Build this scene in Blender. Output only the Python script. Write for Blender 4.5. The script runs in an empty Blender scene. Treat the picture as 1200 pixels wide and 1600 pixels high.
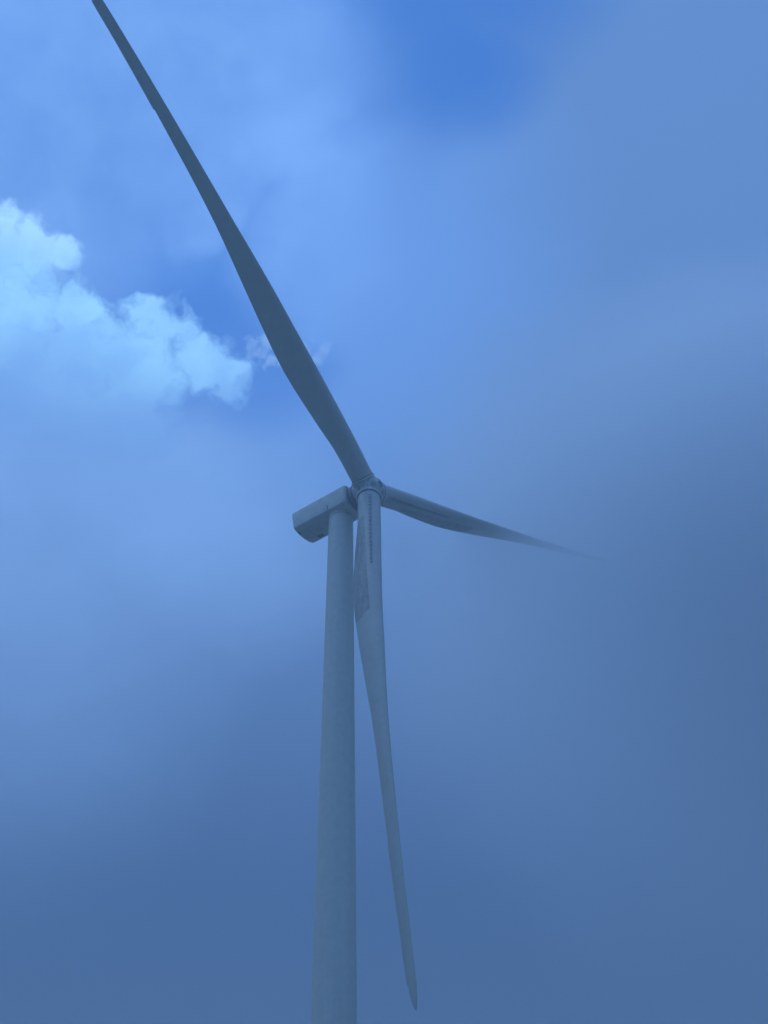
import bpy, bmesh, math, random
from mathutils import Vector, Matrix, noise
random.seed(7)
S = bpy.context.scene
COL = S.collection
PI = math.pi

def lin(r, g, b):
    f = lambda c: (c/12.92 if c <= .04045 else ((c+.055)/1.055)**2.4)
    return (f(r/255), f(g/255), f(b/255), 1)
def lerp(x, xs, ys):
    if x <= xs[0]: return ys[0]
    for i in range(len(xs)-1):
        if x <= xs[i+1]:
            t = (x-xs[i])/(xs[i+1]-xs[i]); return ys[i]+(ys[i+1]-ys[i])*t
    return ys[-1]
def smooth(a, b, x):
    t = max(0, min(1, (x-a)/(b-a))); return t*t*(3-2*t)
def spline(x, xs, ys):            # Catmull-Rom through the stations
    n = len(xs)
    if x <= xs[0]: return ys[0]
    if x >= xs[-1]: return ys[-1]
    for i in range(n-1):
        if x <= xs[i+1]:
            h = xs[i+1]-xs[i]; t = (x-xs[i])/h
            m0 = (ys[i+1]-ys[i-1])/(xs[i+1]-xs[i-1]) if i > 0 else (ys[1]-ys[0])/(xs[1]-xs[0])
            m1 = (ys[i+2]-ys[i])/(xs[i+2]-xs[i]) if i+2 < n else (ys[i+1]-ys[i])/h
            t2, t3 = t*t, t*t*t
            return (2*t3-3*t2+1)*ys[i]+(t3-2*t2+t)*h*m0+(-2*t3+3*t2)*ys[i+1]+(t3-t2)*h*m1

def link(name, bm, mat, parent=None, flat=False):
    bmesh.ops.recalc_face_normals(bm, faces=bm.faces)
    me = bpy.data.meshes.new(name); bm.to_mesh(me); bm.free()
    for p in me.polygons: p.use_smooth = not flat
    o = bpy.data.objects.new(name, me); COL.objects.link(o)
    me.materials.append(mat)
    if parent: o.parent = parent
    return o
def sharpen(o, deg=35):
    me = o.data
    me.set_sharp_from_angle(angle=math.radians(deg))

# ------------------------------------------------------------------ materials
def paint(name, base, rough=.42, dirt=.25, scale=.6, streak=True):
    m = bpy.data.materials.new(name); m.use_nodes = True
    nt = m.node_tree; b = nt.nodes['Principled BSDF']; L = nt.links
    tc = nt.nodes.new('ShaderNodeTexCoord')
    mp = nt.nodes.new('ShaderNodeMapping'); mp.inputs['Scale'].default_value = (1.6, 1.6, .035) if streak else (1, 1, 1)
    L.new(tc.outputs['Object'], mp.inputs['Vector'])
    n1 = nt.nodes.new('ShaderNodeTexNoise'); n1.inputs['Scale'].default_value = scale; n1.inputs['Detail'].default_value = 7
    n1.inputs['Roughness'].default_value = .62
    L.new(mp.outputs[0], n1.inputs['Vector'])
    n2 = nt.nodes.new('ShaderNodeTexNoise'); n2.inputs['Scale'].default_value = 1.9; n2.inputs['Detail'].default_value = 5
    L.new(tc.outputs['Object'], n2.inputs['Vector'])
    mx = nt.nodes.new('ShaderNodeMath'); mx.operation = 'MULTIPLY'
    L.new(n1.outputs[0], mx.inputs[0]); L.new(n2.outputs[0], mx.inputs[1])
    rp = nt.nodes.new('ShaderNodeValToRGB')
    rp.color_ramp.elements[0].position = .16; rp.color_ramp.elements[1].position = .36
    d = tuple(c*(1-dirt) for c in base[:3]); rp.color_ramp.elements[0].color = (*base[:3], 1)
    rp.color_ramp.elements[1].color = (d[0], d[1]*.99, d[2]*.95, 1)
    L.new(mx.outputs[0], rp.inputs[0]); L.new(rp.outputs[0], b.inputs['Base Color'])
    r2 = nt.nodes.new('ShaderNodeMapRange'); r2.inputs['To Min'].default_value = rough-.08; r2.inputs['To Max'].default_value = rough+.15
    L.new(n2.outputs[0], r2.inputs[0]); L.new(r2.outputs[0], b.inputs['Roughness'])
    bu = nt.nodes.new('ShaderNodeBump'); bu.inputs['Strength'].default_value = .12; bu.inputs['Distance'].default_value = .03
    L.new(n1.outputs[0], bu.inputs['Height']); L.new(bu.outputs[0], b.inputs['Normal'])
    return m
M_TOWER = paint('weathered_tower_paint', (.57, .56, .50), .55, .08, .8)
M_BLADE = paint('blade_gelcoat', (.44, .435, .395), .5, .08, .3, False)
M_NAC = paint('nacelle_gelcoat', (.55, .55, .50), .5, .16, .8, False)
M_HUB = paint('cast_hub_paint', (.50, .51, .47), .5, .3, 1.2, False)
M_DARK = paint('dark_grey_rubber', (.09, .095, .10), .6, .3, 1.5, False)
M_GREY = paint('streaky_grey', (.335, .34, .315), .55, .36, 1.1)
M_NECK = paint('dark_neck_paint', (.20, .205, .20), .55, .25, 1.2, False)
M_COLLAR = paint('pale_collar_paint', (.62, .65, .64), .4, .15, 1.5, False)

# ------------------------------------------------------------------ turbine frame
EYE = 1.6
HUBZ = 90. + EYE
YAW, TILT, OVER = .9096, .0693, 3.9923
R, PHASE, CONE = 60.85, 3.327, .0875
A = Vector((math.sin(YAW), -math.cos(YAW), 0)); W = Vector((-A.y, A.x, 0)); UP = Vector((0, 0, 1))
BASE = Vector((-4.78, 103.83, 0))
AT = A*math.cos(TILT)+UP*math.sin(TILT); UT = -A*math.sin(TILT)+UP*math.cos(TILT)
HUB = UP*HUBZ+AT*OVER                      # relative to the tower's foot
LR, LF, ZT, ZB, NW = 5.63, 1.95, 1.30, -1.21, 3.40

turbine = bpy.data.objects.new('wind_turbine', None); COL.objects.link(turbine); turbine.location = BASE
turbine['label'] = 'tall pale grey wind turbine with three blades standing in drifting fog'
turbine['category'] = 'wind turbine'

# tower ---------------------------------------------------------------
RT, RB = 1.34, 2.28
ZTOP = HUBZ+ZB+.25
def tower_r(z): return RB+(RT-RB)*min(1, z/(HUBZ+ZB))
bm = bmesh.new(); rings = []
zs = []
for i in range(61): zs.append(ZTOP*i/60)
prof = [(z, tower_r(z)) for z in zs]
prof.sort()
N = 96
for z, r in prof: rings.append([bm.verts.new((r*math.cos(2*PI*j/N), r*math.sin(2*PI*j/N), z)) for j in range(N)])
for a, b in zip(rings, rings[1:]):
    for j in range(N): bm.faces.new((a[j], a[(j+1) % N], b[(j+1) % N], b[j]))
tower = link('tower', bm, M_TOWER, turbine)

def tube(bm, c, ax, prof, n=64, cap=True):
    ax = ax.normalized(); u = ax.orthogonal().normalized(); v = ax.cross(u); rg = []
    for t, r in prof: rg.append([bm.verts.new(c+ax*t+(u*math.cos(2*PI*j/n)+v*math.sin(2*PI*j/n))*r) for j in range(n)])
    for a, b in zip(rg, rg[1:]):
        for j in range(n): bm.faces.new((a[j], a[(j+1) % n], b[(j+1) % n], b[j]))
    if cap: bm.faces.new(rg[0][::-1]); bm.faces.new(rg[-1])
def box(bm, c, ax, ay, az, sx, sy, sz):
    vs = [bm.verts.new(c+ax*(sx*i)+ay*(sy*j)+az*(sz*k)) for i in (-.5, .5) for j in (-.5, .5) for k in (-.5, .5)]
    for f in ((0, 1, 3, 2), (4, 6, 7, 5), (0, 4, 5, 1), (2, 3, 7, 6), (0, 2, 6, 4), (1, 5, 7, 3)): bm.faces.new([vs[i] for i in f])

bm = bmesh.new(); tube(bm, UP*(HUBZ+ZB-.62), UP, [(0, RT+.02), (.02, RT+.055), (.13, RT+.055), (.15, RT+.02)], 96)
yaw_ring = link('yaw_ring', bm, M_HUB, turbine); sharpen(yaw_ring)
bm = bmesh.new(); tube(bm, UP*-.3, UP, [(0, 3.6), (.55, 3.6), (.62, 3.5)], 64)
foot = link('foundation', bm, M_COLLAR, turbine); sharpen(foot)

# nacelle -------------------------------------------------------------
def keel(y): return -.42*(1-(abs(y)/(NW/2))**2.2)          # the underside bulges down in the middle
def section(x):
    """outline (y, z) of the nacelle at station x along the shaft"""
    k = smooth(-LR-.01, -LR+.5, x); f = 1-smooth(LF-.35, LF+.01, x)
    hw = NW/2*(.985+.015*min(k, 1)); zt = ZT; zb = ZB
    hw -= .05*(1-f)
    pts = []
    rt, rb = .16, .14
    for i in range(7):
        t = PI/2*i/6; pts.append((hw-rt+rt*math.cos(t), zt-rt+rt*math.sin(t)))
    for i in range(7):
        t = PI/2+PI/2*i/6; pts.append((-hw+rt+rt*math.cos(t), zt-rt+rt*math.sin(t)))
    for i in range(5):
        t = PI+PI/2*.75*i/4; pts.append((-hw+rb+rb*math.cos(t), zb+rb+rb*math.sin(t)))
    for i in range(1, 20):
        y = (-1+2*i/20)*(hw-rb*1.35); pts.append((y, zb+.012+keel(y)))
    for i in range(5):
        t = PI*1.5+PI/8+PI/2*.75*i/4; pts.append((hw-rb+rb*math.cos(t), zb+rb+rb*math.sin(t)))
    return pts
def nac(x, y, z): return UP*HUBZ+A*x+W*y+UP*z
bm = bmesh.new(); rg = []
xs = [-LR, -LR+.05, -LR+.14, -LR+.3, -LR+.6]+[-LR+.6+(LR+LF-1.1)*i/14 for i in range(1, 15)]+[LF-.35, LF-.2, LF-.08, LF]
for x in xs:
    e = 1.0
    dr = (x+LR); df = LF-x
    inset = .06*(1-smooth(0, .14, dr))+.10*(1-smooth(0, .22, df))
    pts = section(x)
    row = []
    for (y, z) in pts:
        yy = y*(1-inset/(NW/2)); zz = (z-.02)*(1-inset/1.3)+.02
        lean = -.40*(1-smooth(0, .5, dr))*(z-ZB)/(ZT-ZB)+.06      # the tail wall leans back at the top
        row.append(bm.verts.new(nac(x+(lean if dr < .5 else 0), yy, zz)))
    rg.append(row)
n = len(rg[0])
for a, b in zip(rg, rg[1:]):
    for j in range(n): bm.faces.new((a[j], a[(j+1) % n], b[(j+1) % n], b[j]))
bm.faces.new(rg[0][::-1]); bm.faces.new(rg[-1])
nacelle = link('nacelle', bm, M_NAC, turbine); sharpen(nacelle, 28)

def under_plate(x0, x1, y0, y1, d):
    bm = bmesh.new(); g = []
    for i in range(5):
        y = y0+(y1-y0)*i/4; row = []
        for x in (x0, x1):
            for dd in (0, d): row.append(bm.verts.new(nac(x, y, ZB+.012+keel(y)-dd+(.05 if dd == 0 else 0))))
        g.append(row)
    for a, b in zip(g, g[1:]):
        bm.faces.new((a[0], b[0], b[2], a[2])); bm.faces.new((a[1], a[3], b[3], b[1]))
        bm.faces.new((a[0], a[1], b[1], b[0])); bm.faces.new((a[2], b[2], b[3], a[3]))
    for r in (g[0], g[-1]): bm.faces.new((r[0], r[2], r[3], r[1]))
    return bm
o = link('underside_panel', under_plate(-5.0, -2.6, -1.05, .55, .03), M_HUB, nacelle, True)
o = link('service_hatch', under_plate(-4.1, -3.35, .62, 1.2, .035), M_DARK, nacelle, True)
o = link('underside_vent', under_plate(-5.35, -5.12, -1.15, -.75, .03), M_DARK, nacelle, True)
# drain slot low on the near flank
bm = bmesh.new(); box(bm, nac(-.55, -NW/2*.985-.01, ZB+.42), A, W, UP, .13, .08, .66)
o = link('drain_slot', bm, M_DARK, nacelle, True)
# panel seam down the near flank
bm = bmesh.new(); box(bm, nac(-2.6, -NW/2*.985, .05), A, W, UP, .025, .05, 2.1)
o = link('panel_seam', bm, M_GREY, nacelle, True)
# main bearing neck between nacelle and hub
bm = bmesh.new(); tube(bm, UP*HUBZ, AT, [(LF-.3, 1.42), (LF+.10, 1.42), (LF+.11, 1.30), (LF+.28, 1.30), (LF+.30, 1.47), (LF+.62, 1.47), (LF+.66, 1.38)], 72)
o = link('bearing_neck', bm, M_NECK, nacelle); sharpen(o)
# wind mast with two sensors on the roof at the tail
bm = bmesh.new(); tube(bm, nac(-4.6, .6, ZT-.02), UP, [(0, .04), (.55, .035)], 10); box(bm, nac(-4.6, .6, ZT+.5), A, W, UP, .04, .6, .04)
tube(bm, nac(-4.6, .32, ZT+.5), UP, [(0, .03), (.12, .05), (.2, .02)], 10); tube(bm, nac(-4.6, .88, ZT+.5), UP, [(0, .03), (.12, .05), (.2, .02)], 10)
o = link('wind_sensor', bm, M_DARK, nacelle)

# hub -----------------------------------------------------------------
def frame(k):
    th = PHASE+k*2*PI/3
    dr = W*math.sin(th)+UT*math.cos(th); tv = W*math.cos(th)-UT*math.sin(th)
    return dr*math.cos(CONE)+AT*math.sin(CONE), AT*math.cos(CONE)-dr*math.sin(CONE), tv
bm = bmesh.new()
# nose: body of revolution round the shaft
tube(bm, HUB, AT, [(-1.45, 1.2), (-1.3, 1.42), (-.5, 1.55), (.3, 1.52), (.9, 1.38), (1.3, 1.12), (1.52, .8), (1.6, .45)], 64)
for k in range(3):
    dr, ac, tv = frame(k)
    tube(bm, HUB, dr, [(0, 1.30), (1.0, 1.30), (1.42, 1.30)], 64)
hub = link('hub', bm, M_HUB, turbine)
md = hub.modifiers.new('cast', 'REMESH'); md.mode = 'VOXEL'; md.voxel_size = .05; md.use_smooth_shade = True
md = hub.modifiers.new('fillet', 'SMOOTH'); md.iterations = 14; md.factor = .5
# manhole in the nose, and the bolted access openings between the roots
bm = bmesh.new(); tube(bm, HUB, AT, [(1.40, .52), (1.63, .52), (1.66, .50), (1.66, .40), (1.55, .38)], 40, False)
o = link('manhole_rim', bm, M_HUB, hub); sharpen(o)
bm = bmesh.new(); tube(bm, HUB, AT, [(1.4, .40), (1.60, .40)], 40)
o = link('manhole', bm, M_DARK, hub); sharpen(o)
for k in range(3):
    d0, _, _ = frame(k); d1, _, _ = frame((k+1) % 3)
    dd = (d0+d1).normalized()
    dirn = (dd*.8+AT*.95).normalized()
    bm = bmesh.new(); tube(bm, HUB+AT*.1, dirn, [(1.25, .34), (1.60, .34), (1.63, .31)], 32)
    o = link('access_cover', bm, M_GREY, hub); sharpen(o)
    dirn = (dd*1.0-AT*.35).normalized()
    bm = bmesh.new(); tube(bm, HUB, dirn, [(1.2, .22), (1.60, .22), (1.63, .2)], 24)
    o = link('lifting_lug', bm, M_GREY, hub); sharpen(o)

# blades --------------------------------------------------------------
KN = [v*R/64 for v in (0, 2, 6, 10, 16, 20, 26, 36, 48, 57, 61.5, 63.2, 64)]
LE = [1.25, 1.25, 1.29, 1.24, 1.14, 1.06, .97, .70, .56, .49, .42, .27, .06]
TE = [-1.25, -1.25, -1.45, -2.0, -2.52, -2.46, -2.03, -1.22, -.83, -.62, -.56, -.38, -.06]
BEND = [-4.77, -6.54, -1.78]
ROOT = 1.38
def half_thick(r): return lerp(r, [0, 2, 6, 12, 20, 66], [1, 1, .75, .45, .3, .18])
def naca(u): return (.2969*math.sqrt(max(u, 0))-.126*u-.3516*u*u+.2843*u**3-.1036*u**4)/.1
class Blade:
    def __init__(s, k): s.k = k; s.dr, s.ac, s.tv = frame(k)
    def point(s, r, sg, off=0, x=None):
        """sg: angle round the section, 0 at the leading edge, pi at the trailing edge; positive side is the suction side"""
        le, te = spline(r, KN, LE), spline(r, KN, TE); hc = (le-te)/2; m = (le+te)/2
        ga = math.radians(lerp(r, [0, 10, R], [.4, .4, 14.7]))
        cd = s.ac*math.cos(ga)+s.tv*math.sin(ga); td = s.tv*math.cos(ga)-s.ac*math.sin(ga)
        if x is not None:
            c = max(-1, min(1, (x-m)/hc)); sg = math.acos(c)*(1 if sg >= 0 else -1)
        cs, sn = math.cos(sg), math.sin(sg); u = (1-cs)/2; bl = smooth(2.5, 15, r)
        t = hc*half_thick(r)
        y = t*((1-bl)*sn+bl*naca(u)*(1 if sn >= 0 else -1))+bl*hc*.06*4*u*(1-u)
        y += off*(1 if sn >= 0 else -1)
        return HUB+s.dr*r+s.tv*(BEND[s.k]*(r/62)**2)+cd*(m+hc*cs)+td*y
LBL = ['lowest blade, hanging down in front of the tower', 'upper blade, reaching up to the top left', 'fogbound blade, its tip dissolving in mist']
for k in range(3):
    B = Blade(k)
    bm = bmesh.new(); st = [ROOT+(R-ROOT)*(i/90) for i in range(89)]+[R-.6, R-.35, R-.15, R-.03]
    NS = 56; rg = []
    for r in st: rg.append([bm.verts.new(B.point(r, 2*PI*j/NS+1e-4)) for j in range(NS)])
    for a, b in zip(rg, rg[1:]):
        for j in range(NS): bm.faces.new((a[j], a[(j+1) % NS], b[(j+1) % NS], b[j]))
    bm.faces.new(rg[0][::-1]); bm.faces.new(rg[-1])
    blade = link('blade', bm, M_BLADE, turbine); blade['label'] = LBL[k]; sharpen(blade, 50)
    # collar ring at the root
    bm = bmesh.new(); tube(bm, HUB, B.dr, [(1.36, 1.28), (1.36, 1.40), (1.40, 1.43), (1.50, 1.43), (1.54, 1.40), (1.54, 1.28)], 72, False)
    o = link('root_collar', bm, M_COLLAR, blade); sharpen(o)
    bm = bmesh.new(); tube(bm, HUB, B.dr, [(1.54, 1.20), (1.545, 1.29), (1.64, 1.29), (1.66, 1.2)], 72, False)
    o = link('root_seal', bm, M_DARK, blade); sharpen(o)
    # row of small fins on the suction side
    bm = bmesh.new(); r = 2.5; i = 0
    while r < 14:
        x = lerp(r, [2, 7, 14], [.90, .78, .60])
        p0 = B.point(r, 1, .002, x+.12); p1 = B.point(r+(.05 if i % 2 else -.05), 1, .002, x-.12)
        q0 = B.point(r, 1, .06, x+.12); q1 = B.point(r+(.05 if i % 2 else -.05), 1, .06, x-.12)
        h = B.dr*.05
        v = [bm.verts.new(q) for q in (p0-h, p1-h, q1-h, q0-h, p0+h, p1+h, q1+h, q0+h)]
        for f in ((0, 1, 2, 3), (7, 6, 5, 4), (0, 4, 5, 1), (1, 5, 6, 2), (2, 6, 7, 3), (3, 7, 4, 0)): bm.faces.new([v[q] for q in f])
        r += .34; i += 1
    g = []
    for i in range(41):
        r = 2.3+11.9*i/40; x = lerp(r, [2, 7, 14], [.90, .78, .60])
        g.append([bm.verts.new(B.point(r, 1, o_, x+d_)) for o_, d_ in ((-.02, .13), (.008, .13), (.008, -.13), (-.02, -.13))])
    for a, b in zip(g, g[1:]):
        for j in range(4): bm.faces.new((a[j], a[(j+1) % 4], b[(j+1) % 4], b[j])).material_index = 1
    o = link('fin_row', bm, M_NECK, blade, True); o.data.materials.append(M_BLADE)
    # thin darker patch laid over the rear half of the suction side, its outer end cut at a slant
    bm = bmesh.new(); top = []; bot = []
    nr, nc = 40, 10
    for a in range(nr+1):
        rowt, rowb = [], []
        for b in range(nc+1):
            f = b/nc
            r0 = 5.5+.8*f; r1 = 20.2+.3*f-1.2*max(0, f-.6)
            r = r0+(r1-r0)*a/nr
            te = spline(r, KN, TE)
            xi = lerp(r, [6, 12, 20], [.10, .06, .0])
            x = xi+(te+.09-xi)*f
            rowt.append(bm.verts.new(B.point(r, 1, .009, x))); rowb.append(bm.verts.new(B.point(r, 1, -.03, x)))
        top.append(rowt); bot.append(rowb)
    for a in range(nr):
        for b in range(nc):
            bm.faces.new((top[a][b], top[a+1][b], top[a+1][b+1], top[a][b+1])); bm.faces.new((bot[a][b], bot[a][b+1], bot[a+1][b+1], bot[a+1][b]))
    ring = [(a, 0) for a in range(nr)]+[(nr, b) for b in range(nc)]+[(a, nc) for a in range(nr, 0, -1)]+[(0, b) for b in range(nc, 0, -1)]
    for (a, b), (c, d) in zip(ring, ring[1:]+ring[:1]): bm.faces.new((top[a][b], bot[a][b], bot[c][d], top[c][d]))
    o = link('dark_patch', bm, M_GREY, blade); sharpen(o)
    # saw-tooth strip along the outer trailing edge
    bm = bmesh.new(); r = 46.5
    dth = .12
    while r < 58.5:
        a0 = B.point(r, PI-.12); a1 = B.point(r+.16, PI-.12); bz = B.point(r, PI)
        out = (bz-B.point(r, 0)).normalized()
        td = B.tv*.012
        tip = B.point(r+.08, PI)+out*.13; e0 = bz+out*.05; e1 = B.point(r+.16, PI)+out*.05
        lo = [bm.verts.new(p-td) for p in (a0, a1, e1, tip, e0)]; hi = [bm.verts.new(p+td) for p in (a0, a1, e1, tip, e0)]
        bm.faces.new(lo[::-1]); bm.faces.new(hi)
        for j in range(5): bm.faces.new((lo[j], lo[(j+1) % 5], hi[(j+1) % 5], hi[j]))
        r += .16
    link('serrated_edge', bm, M_BLADE, blade, True)
    # pale sensor plate near the root, on both sides
    for sgn in (1, -1):
        bm = bmesh.new()
        c = B.point(3.4, sgn, .0, .62); c2 = B.point(3.4, sgn, .1, .62)
        tube(bm, c, (c2-c), [(-.02, .10), (.03, .10), (.035, .085)], 20)
        link('sensor_plate', bm, M_COLLAR, blade)

# ------------------------------------------------------------------ ground
def ground_mat():
    m = bpy.data.materials.new('upland_grass'); m.use_nodes = True
    nt = m.node_tree; b = nt.nodes['Principled BSDF']
    tc = nt.nodes.new('ShaderNodeTexCoord'); n = nt.nodes.new('ShaderNodeTexNoise'); n.inputs['Scale'].default_value = .06; n.inputs['Detail'].default_value = 12
    n.inputs['Roughness'].default_value = .7
    rp = nt.nodes.new('ShaderNodeValToRGB'); rp.color_ramp.elements[0].color = (.035, .055, .022, 1); rp.color_ramp.elements[1].color = (.10, .11, .05, 1)
    rp.color_ramp.elements[0].position = .35; rp.color_ramp.elements[1].position = .68
    nt.links.new(tc.outputs['Object'], n.inputs['Vector']); nt.links.new(n.outputs[0], rp.inputs[0]); nt.links.new(rp.outputs[0], b.inputs['Base Color'])
    b.inputs['Roughness'].default_value = .9
    return m
bm = bmesh.new(); G = 80; HALF = 1500.
def gz(x, y):
    d = math.hypot(x, y-50); f = smooth(130, 700, d)
    return f*(noise.noise((x*.0016, y*.0016, 3))*22+noise.noise((x*.006, y*.006, 9))*5-14)
gv = []
for i in range(G+1):
    u = (i/G*2-1); u = math.copysign(abs(u)**1.6, u)*HALF; row = []
    for j in range(G+1):
        v = (j/G*2-1); v = math.copysign(abs(v)**1.6, v)*HALF
        row.append(bm.verts.new((u, v, gz(u, v))))
    gv.append(row)
for i in range(G):
    for j in range(G): bm.faces.new((gv[i][j], gv[i+1][j], gv[i+1][j+1], gv[i][j+1]))
ground = link('ground', bm, ground_mat()); ground['kind'] = 'structure'

# ------------------------------------------------------------------ haze and the fog bank
HAZE_D = .0020
def volume_mat(name, col, dens, aniso=0.):
    m = bpy.data.materials.new(name); m.use_nodes = True; nt = m.node_tree; nt.nodes.clear()
    o = nt.nodes.new('ShaderNodeOutputMaterial'); v = nt.nodes.new('ShaderNodeVolumePrincipled')
    v.inputs['Color'].default_value = col; v.inputs['Density'].default_value = dens; v.inputs['Anisotropy'].default_value = aniso
    nt.links.new(v.outputs[0], o.inputs['Volume'])
    return m, nt, v
bm = bmesh.new(); box(bm, Vector((0, 0, (155-42)/2)), Vector((1, 0, 0)), Vector((0, 1, 0)), UP, 3060, 3060, 155+42)
m, nt, v = volume_mat('pale_haze', (.82, .885, .94, 1), HAZE_D)
haze = link('haze', bm, m, None, True); haze['kind'] = 'stuff'

FC = Vector((60, 124, 97)); FR = Vector((74, 18, 74))
bm = bmesh.new(); bmesh.ops.create_icosphere(bm, subdivisions=5, radius=1)
for vt in bm.verts:
    p = vt.co.copy(); f = 1+.16*noise.fractal(p*1.7+Vector((4, 1, 2)), .9, 2.1, 4)
    vt.co = Vector((p.x*f*FR.x, p.y*f*FR.y, p.z*f*FR.z))
m, nt, v = volume_mat('fog', (.955, .968, .99, 1), 0, .42)
L = nt.links
tc = nt.nodes.new('ShaderNodeTexCoord'); mp = nt.nodes.new('ShaderNodeMapping'); mp.inputs['Scale'].default_value = (1/FR.x, 1/FR.y, 1/FR.z)
L.new(tc.outputs['Object'], mp.inputs[0])
ln = nt.nodes.new('ShaderNodeVectorMath'); ln.operation = 'LENGTH'; L.new(mp.outputs[0], ln.inputs[0])
nz = nt.nodes.new('ShaderNodeTexNoise'); nz.inputs['Scale'].default_value = 2.2; nz.inputs['Detail'].default_value = 3
L.new(mp.outputs[0], nz.inputs['Vector'])
ad = nt.nodes.new('ShaderNodeMath'); ad.operation = 'MULTIPLY_ADD'; ad.inputs[1].default_value = .35; L.new(nz.outputs[0], ad.inputs[0]); L.new(ln.outputs['Value'], ad.inputs[2])
mr = nt.nodes.new('ShaderNodeMapRange'); mr.interpolation_type = 'SMOOTHSTEP'
mr.inputs['From Min'].default_value = 1.14; mr.inputs['From Max'].default_value = .35; mr.inputs['To Min'].default_value = 0; mr.inputs['To Max'].default_value = .19
L.new(ad.outputs[0], mr.inputs[0]); L.new(mr.outputs[0], v.inputs['Density'])
fog = link('fog_bank', bm, m); fog.location = FC; fog['kind'] = 'stuff'

# ------------------------------------------------------------------ sky
SUN_AZ, SUN_EL = -75., 68.        # degrees left of the view, and up
Wd = bpy.data.worlds.new('World'); S.world = Wd; Wd.use_nodes = True
nt = Wd.node_tree; nt.nodes.clear(); L = nt.links
def nd(t, **kw):
    n = nt.nodes.new(t)
    for k, v in kw.items(): setattr(n, k, v)
    return n
def mth(op, a, b=None, c=None, clamp=False):
    n = nd('ShaderNodeMath', operation=op, use_clamp=clamp)
    for i, x in enumerate((a, b, c)):
        if x is None: continue
        if isinstance(x, (int, float)): n.inputs[i].default_value = x
        else: L.new(x, n.inputs[i])
    return n.outputs[0]
def rng(x, a, b, c=0., d=1., s=True):
    n = nd('ShaderNodeMapRange', interpolation_type='SMOOTHSTEP' if s else 'LINEAR')
    L.new(x, n.inputs[0])
    for i, v in zip(('From Min', 'From Max', 'To Min', 'To Max'), (a, b, c, d)): n.inputs[i].default_value = v
    return n.outputs[0]
def mix(fac, a, b):
    n = nd('ShaderNodeMix', data_type='RGBA')
    for s, x in (('Factor_Float', fac), ('A_Color', a), ('B_Color', b)):
        sock = [q for q in n.inputs if q.identifier == s][0]
        if isinstance(x, (int, float, tuple)): sock.default_value = x
        else: L.new(x, sock)
    return [q for q in n.outputs if q.identifier == 'Result_Color'][0]
GAIN = 10.                          # layer colours are radiances; the background runs at strength 0.1
def C(r, g, b, k=1.):
    c = lin(r, g, b); return (c[0]*GAIN*k, c[1]*GAIN*k, c[2]*GAIN*k, 1)
tc = nd('ShaderNodeTexCoord'); D = tc.outputs['Generated']
sep = nd('ShaderNodeSeparateXYZ'); L.new(D, sep.inputs[0])
def noise_(vec, scale, detail=6, rough=.55, col=False, off=0.):
    n = nd('ShaderNodeTexNoise'); n.inputs['Scale'].default_value = scale; n.inputs['Detail'].default_value = detail; n.inputs['Roughness'].default_value = rough
    if off:
        v = nd('ShaderNodeVectorMath', operation='ADD'); L.new(vec, v.inputs[0]); v.inputs[1].default_value = (off, off*.7, -off); vec = v.outputs[0]
    L.new(vec, n.inputs['Vector'])
    return n.outputs['Color' if col else 0]
def warp(amp, scale, off=0., detail=4):
    c = noise_(D, scale, detail, .5, True, off)
    s = nd('ShaderNodeVectorMath', operation='SUBTRACT'); L.new(c, s.inputs[0]); s.inputs[1].default_value = (.5, .5, .5)
    m = nd('ShaderNodeVectorMath', operation='SCALE'); L.new(s.outputs[0], m.inputs[0]); m.inputs['Scale'].default_value = amp
    a = nd('ShaderNodeVectorMath', operation='ADD'); L.new(D, a.inputs[0]); L.new(m.outputs[0], a.inputs[1])
    n = nd('ShaderNodeVectorMath', operation='NORMALIZE'); L.new(a.outputs[0], n.inputs[0])
    return n.outputs[0]
def unit(az, el):
    a, e = math.radians(az), math.radians(el); return (math.sin(a)*math.cos(e), math.cos(a)*math.cos(e), math.sin(e))
def blobs(vec, lst):
    """largest of (1 - (angle/radius)^2) over round patches of sky given as azimuth, elevation, radius"""
    out = None
    for az, el, r in lst:
        d = nd('ShaderNodeVectorMath', operation='DOT_PRODUCT'); L.new(vec, d.inputs[0]); d.inputs[1].default_value = unit(az, el)
        f = rng(d.outputs['Value'], math.cos(math.radians(r)), 1., 0, 1, False)
        out = f if out is None else mth('MAXIMUM', out, f)
    return out
CUM = [(-27.95, 47.23, 5.06), (-27.16, 50.05, 2.09), (-24.48, 50.37, 1.55), (-22.55, 50.53, 1.07), (-24.42, 46.59, 3.58), (-20.67, 48.35, 1.64), (-19.80, 46.30, 3.28), (-16.12, 48.61, 1.31), (-14.52, 48.46, 1.37), (-16.29, 46.39, 3.13), (-12.18, 47.01, 1.85), (-10.52, 46.51, 1.37), (-21.77, 43.59, 4.47), (-16.76, 44.11, 3.28)]
WISP = [(-8.23, 48.20, 0.72), (-7.40, 47.81, 0.48), (-4.17, 48.23, 0.66), (-4.58, 47.63, 0.60), (-6.24, 48.07, 0.90)]
THIN = [(-5., 53.5, 6.5), (-20.5, 59.19, 10.8), (-11.5, 57.5, 5.), (-26.21, 54.58, 8.88), (-7.79, 55.95, 3.58), (-15.18, 53.34, 2.39), (-32.33, 59.52, 8.88)]
LOW = [(-22., 42., 14.), (-25., 32., 17.), (-13.5, 41., 11.)]
HOLE_LEFT = [(-12.2, 49.4, 5.4), (-7.73, 47.64, 4.2)]
HOLE = [(7.5, 65.5, 8.2), (8., 60.8, 4.8), (-3., 66.5, 7.), (12.5, 65.5, 7.4)]
MID = [(-2., 52., 13.), (-6., 55.5, 8.)]

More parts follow.
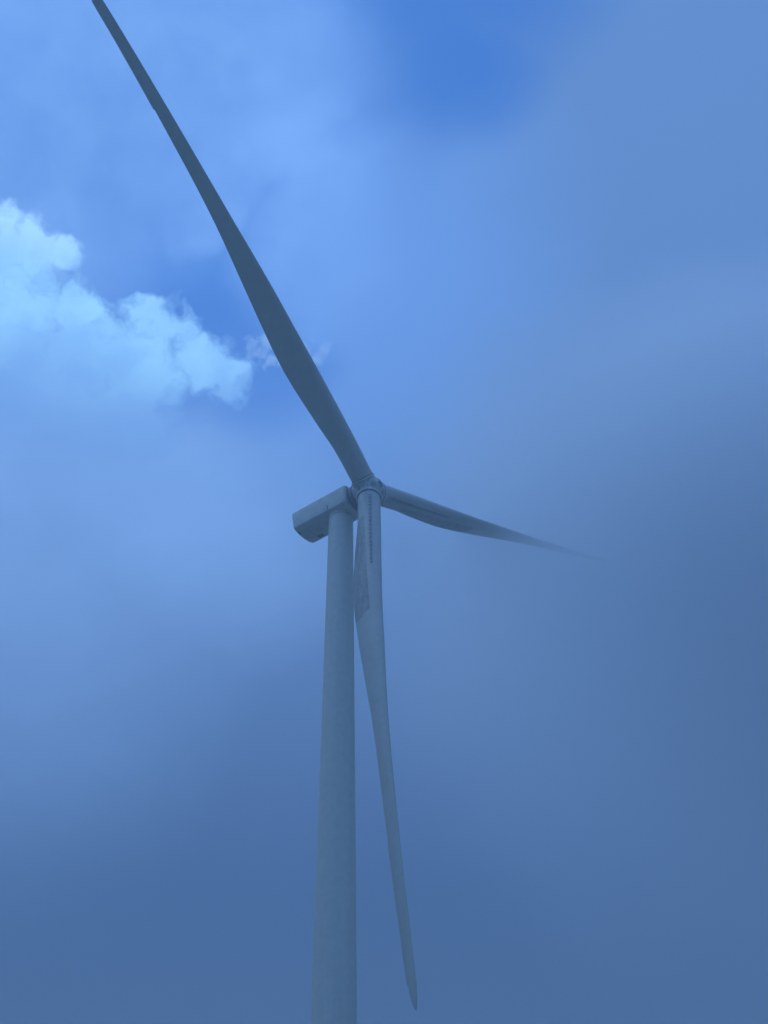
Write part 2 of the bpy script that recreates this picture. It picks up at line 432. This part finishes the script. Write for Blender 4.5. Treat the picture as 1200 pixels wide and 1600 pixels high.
sky = nd('ShaderNodeTexSky', sky_type='NISHITA'); sky.sun_disc = False
sky.sun_elevation = math.radians(SUN_EL); sky.sun_rotation = math.radians(SUN_AZ)
sky.air_density = 1.0; sky.dust_density = .4; sky.ozone_density = 2.5
# cool white balance of the photograph, carried by the sky's own light
tint = nd('ShaderNodeMix', data_type='RGBA', blend_type='MULTIPLY')
[q for q in tint.inputs if q.identifier == 'Factor_Float'][0].default_value = 1
L.new(sky.outputs[0], [q for q in tint.inputs if q.identifier == 'A_Color'][0])
[q for q in tint.inputs if q.identifier == 'B_Color'][0].default_value = (.38, 1.08, 2.1, 1)
col = [q for q in tint.outputs if q.identifier == 'Result_Color'][0]

# thin high veil, upper left
wv = warp(.16, 5.); n_big = noise_(D, 7., 6, .6); n_fine = noise_(D, 22., 6, .6, off=3.)
thin = mth('MULTIPLY', rng(blobs(wv, THIN), .0, 1.0), rng(mth('MULTIPLY_ADD', n_fine, .35, n_big), .30, .95, .35, .95))
col = mix(thin, col, C(128, 180, 255, 1.35))
# small torn wisps
ws = warp(.05, 40., 5.)
wb = blobs(ws, WISP)
wisp = mth('MULTIPLY', rng(mth('ADD', wb, mth('MULTIPLY_ADD', noise_(D, 80., 8, .7, off=7.), 1.6, -.9)),   .25, 1.1, 0, .6), rng(wb, 0., .3))
col = mix(wisp, col, C(160, 202, 255, 1.25))
# cumulus on the left: crisp billowing top, base lost in fog
wc = warp(.034, 52., 11., 8); nc_ = noise_(wc, 44., 10, .7, off=2.)
cb = blobs(wc, CUM)
dens = mth('ADD', cb, mth('MULTIPLY_ADD', nc_, 1.5, -.75))
cum = mth('MULTIPLY', mth('MULTIPLY', rng(dens, .0, .88), rng(cb, 0., .12)), rng(sep.outputs['Z'], .645, .752))
cc = mix(rng(noise_(wc, 13., 5, .55, off=4.), .35, .65), C(136, 194, 255, 1.36), C(148, 208, 255, 1.5))
cc = mix(rng(sep.outputs['Z'], .755, .795), cc, mix(.42, cc, C(188, 232, 255, 2.)))
col = mix(mth('MULTIPLY', cum, .97), col, cc)
# soft fog glow below it
low = mth('MULTIPLY', rng(blobs(warp(.12, 6., 2.), LOW), -.05, 1.3), mth('MULTIPLY', rng(n_big, .25, .75, .7, 1.), rng(sep.outputs['Z'], .33, .63, 0, 1, False)))
# the fog sheet: everything but the two holes of open sky
ramp = nd('ShaderNodeValToRGB'); cr = ramp.color_ramp
stops = [(.0, (34, 50, 74)), (.31, (36, 60, 98)), (.40, (47, 77, 126)), (.48, (72, 105, 160)), (.57, (92, 131, 192)), (.65, (99, 143, 207)), (.79, (105, 150, 217)), (1., (108, 156, 228))]
cr.elements[0].position = 0; cr.elements[0].color = lin(*stops[0][1]); cr.elements[1].position = 1; cr.elements[1].color = lin(*stops[-1][1])
for p, c in stops[1:-1]:
    e = cr.elements.new(p); e.color = lin(*c)
L.new(sep.outputs['Z'], ramp.inputs[0])
g = nd('ShaderNodeVectorMath', operation='SCALE'); L.new(ramp.outputs[0], g.inputs[0])
# unseen extra brightness behind the viewer, added to light the fog and turbine
L.new(rng(sep.outputs['Y'], .15, -.55, GAIN, GAIN*2.6), g.inputs['Scale'])
fogc = mix(mth('MULTIPLY', low, .95), g.outputs[0], C(130, 178, 246, 1.25))
fogc = mix(mth('MULTIPLY', rng(blobs(warp(.1, 5., 4.), MID), 0., 1.3), .9), fogc, C(112, 166, 250, 1.14))
hv = warp(.07, 6., 6.)
hole = mth('MAXIMUM', rng(blobs(hv, HOLE), 0., 1.15), rng(blobs(hv, HOLE_LEFT), 0., 1., 0, .6))
left = nd('ShaderNodeVectorMath', operation='DOT_PRODUCT'); L.new(wv, left.inputs[0]); left.inputs[1].default_value = unit(-22, 58)
lf = rng(left.outputs['Value'], math.cos(math.radians(16)), math.cos(math.radians(5)))
lowz = rng(sep.outputs['Z'], .60, .76, 1, 0)
fa = mth('SUBTRACT', .93, mth('MULTIPLY', hole, .9))
fa = mth('MULTIPLY', fa, mth('SUBTRACT', 1., mth('MULTIPLY', lf, .7)))
# the cumulus stands in front of the sheet
fa = mth('MULTIPLY', fa, mth('SUBTRACT', 1., mth('MULTIPLY', cum, .85)))
fa = mth('MAXIMUM', fa, mth('MULTIPLY', lowz, .96), clamp=True)
col = mix(fa, col, fogc)
# broad glow of the sun through the cloud, out of frame to the left, and brightness overhead, both unseen and added to light the fog
sd = nd('ShaderNodeVectorMath', operation='DOT_PRODUCT'); L.new(warp(.1, 4., 8.), sd.inputs[0]); sd.inputs[1].default_value = unit(SUN_AZ, SUN_EL)
col = mix(rng(sd.outputs['Value'], math.cos(math.radians(20)), math.cos(math.radians(5))), col, C(150, 205, 255, 2.6))
col = mix(rng(sep.outputs['Z'], .925, .995, 0, .9), col, C(125, 185, 255, 1.2))
bg = nd('ShaderNodeBackground'); L.new(col, bg.inputs[0]); bg.inputs[1].default_value = .1
ow = nd('ShaderNodeOutputWorld'); L.new(bg.outputs[0], ow.inputs[0])
Wd.cycles.sampling_method = 'MANUAL'; Wd.cycles.sample_map_resolution = 1024

# ------------------------------------------------------------------ sun behind thin cloud
sl = bpy.data.lights.new('sun', 'SUN'); sl.energy = .8; sl.angle = math.radians(45); sl.color = (.52, .69, .90)
so = bpy.data.objects.new('sun', sl); COL.objects.link(so)
so.rotation_euler = Vector(unit(SUN_AZ, SUN_EL)).to_track_quat('Z', 'Y').to_euler(); so.location = (-200, 0, 200)

# ------------------------------------------------------------------ camera
cd = bpy.data.cameras.new('camera'); cam = bpy.data.objects.new('camera', cd); COL.objects.link(cam); S.camera = cam
cd.sensor_fit = 'VERTICAL'; cd.sensor_height = 36; cd.lens = 1920.16/1600*36; cd.clip_end = 20000; cd.clip_start = .1
cam.matrix_world = Matrix.Translation((0, 0, EYE)) @ Matrix.Rotation(PI/2+.7103, 4, 'X') @ Matrix.Rotation(-.0158, 4, 'Z')

S.render.engine = 'CYCLES'
S.cycles.use_denoising = True
S.cycles.volume_bounces = 6; S.cycles.max_bounces = 10
S.cycles.volume_step_rate = 1.0; S.cycles.volume_max_steps = 128
S.view_settings.view_transform = 'Standard'; S.view_settings.look = 'None'; S.view_settings.exposure = -.04; S.view_settings.gamma = 1
